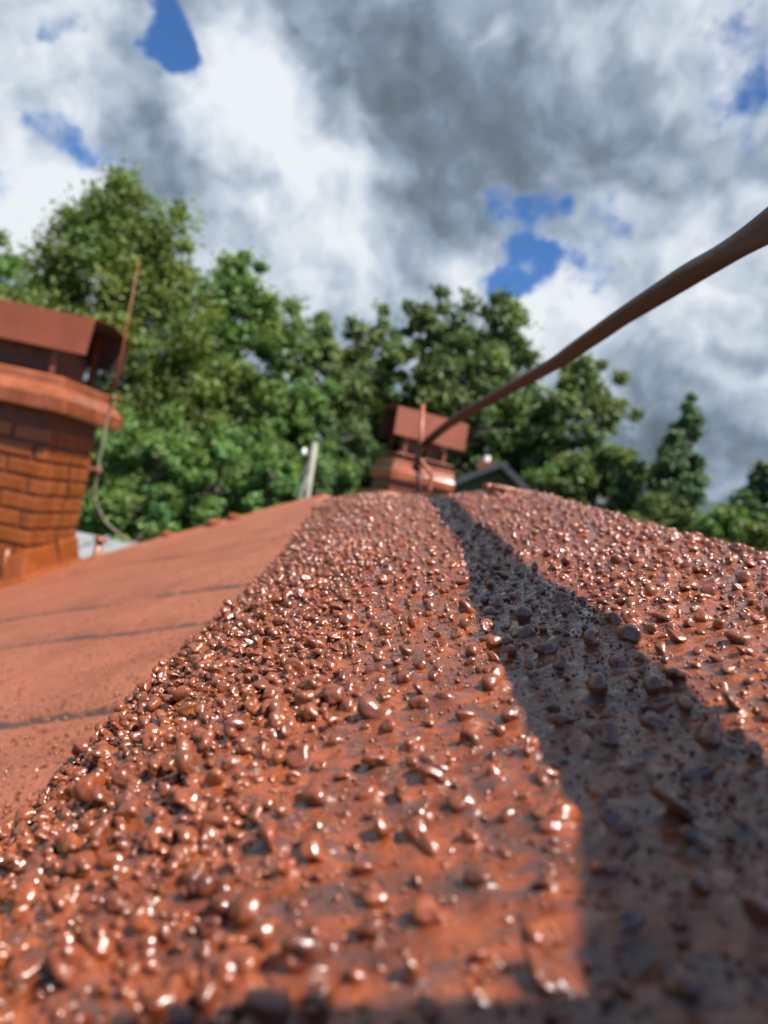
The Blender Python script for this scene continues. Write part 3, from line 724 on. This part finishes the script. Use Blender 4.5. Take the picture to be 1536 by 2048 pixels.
T(515, 512, 23, 118, 560, 'mid green tree with rounded top right of the big linden', MID, leaf=.095, nleaf=42000, nclump=170, shape='dome', seed=53)
T(655, 618, 29, 85, 420, 'sparse tree with sky gaps just right of the mid green tree', GREY, airy=1., leaf=.12, nleaf=15000, nclump=75, shape='egg', seed=4)
T(765, 600, 30, 80, 430, 'narrow airy tree above the farther chimney', GREY, airy=1., leaf=.12, nleaf=15000, nclump=80, shape='egg', seed=5)
T(868, 588, 27, 90, 460, 'oak with ragged airy crown just right of the narrow airy tree', DARK, airy=.8, leaf=.12, nleaf=20000, nclump=90, shape='dome', seed=6, name='oak_tree')
T(990, 590, 26, 138, 480, 'broad dark oak crossed by the thick cable', DARK, airy=.7, leaf=.12, nleaf=30000, nclump=130, shape='dome', seed=7, name='oak_tree')
T(1185, 702, 25, 98, 430, 'rounded airy tree right of the broad oak under the cable', GREY, airy=.8, leaf=.11, nleaf=20000, nclump=100, shape='round', seed=8)
T(1385, 785, 21, 82, 400, 'pointed dark tree standing alone at the right against the clouds', BLUE, airy=.4, leaf=.085, nleaf=24000, nclump=120, shape='cone', seed=9, name='spruce_tree')
T(1560, 905, 19, 80, 300, 'dark tree cut by the right edge', BLUE, airy=.2, leaf=.08, nleaf=16000, nclump=70, shape='egg', seed=10)
T(430, 665, 27, 125, 460, 'dark tree in the shade between linden and mid green tree', DARK, leaf=.11, nleaf=26000, nclump=100, seed=11)
T(700, 745, 26, 115, 340, 'dark leafy tree low behind the farther chimney', DARK, leaf=.11, nleaf=24000, nclump=90, seed=12)
T(610, 690, 24.5, 90, 400, 'green tree rising behind the wooden pole', MID, leaf=.10, nleaf=22000, nclump=80, seed=13)
T(1010, 770, 28, 130, 330, 'shaded tree under the broad oak behind the green house', DARK, airy=.3, leaf=.12, nleaf=22000, nclump=90, seed=14)
T(1240, 880, 23, 95, 280, 'low dark tree between rounded airy tree and pointed tree', DARK, leaf=.10, nleaf=20000, nclump=80, seed=15)
T(1130, 880, 24, 85, 300, 'low green tree right of the green house gable', MID, airy=.2, leaf=.10, nleaf=18000, nclump=70, seed=16)
T(860, 760, 29, 110, 330, 'dark tree directly behind the hood of the farther chimney', DARK, leaf=.12, nleaf=18000, nclump=70, seed=23)
BU = [(335, 830, 13.5, 105, 330, 'bright green bush right of the left chimney', BRIGHT, 17), (455, 850, 14, 100, 330, 'green bush in the middle of the row behind the verge', MID, 18),
      (560, 885, 13.5, 62, 260, 'bright bush at the foot of the wooden pole', BRIGHT, 19), (655, 880, 16, 70, 240, 'low green bush between wooden pole and farther chimney', MID, 20),
      (1470, 985, 15, 66, 260, 'bush at the foot of the pointed tree', MID, 21), (1400, 1010, 16, 80, 240, 'dark bush left of the one at the pointed tree', DARK, 24),
      (1555, 1040, 12, 80, 260, 'yellowish green bush low at the right edge', OLIVE, 22), (240, 800, 15, 90, 400, 'mid green bush half hidden by the left chimney', MID, 25),
      (1310, 985, 18, 70, 260, 'dark bush low left of the pointed tree', DARK, 26)]
for (px, py, Y, hw_, h_, lb, co, sd) in BU:
    T(px, py, Y, hw_, h_, lb, co, leaf=.058, nleaf=20000, nclump=80, seed=sd, name='bush', cat='bush')
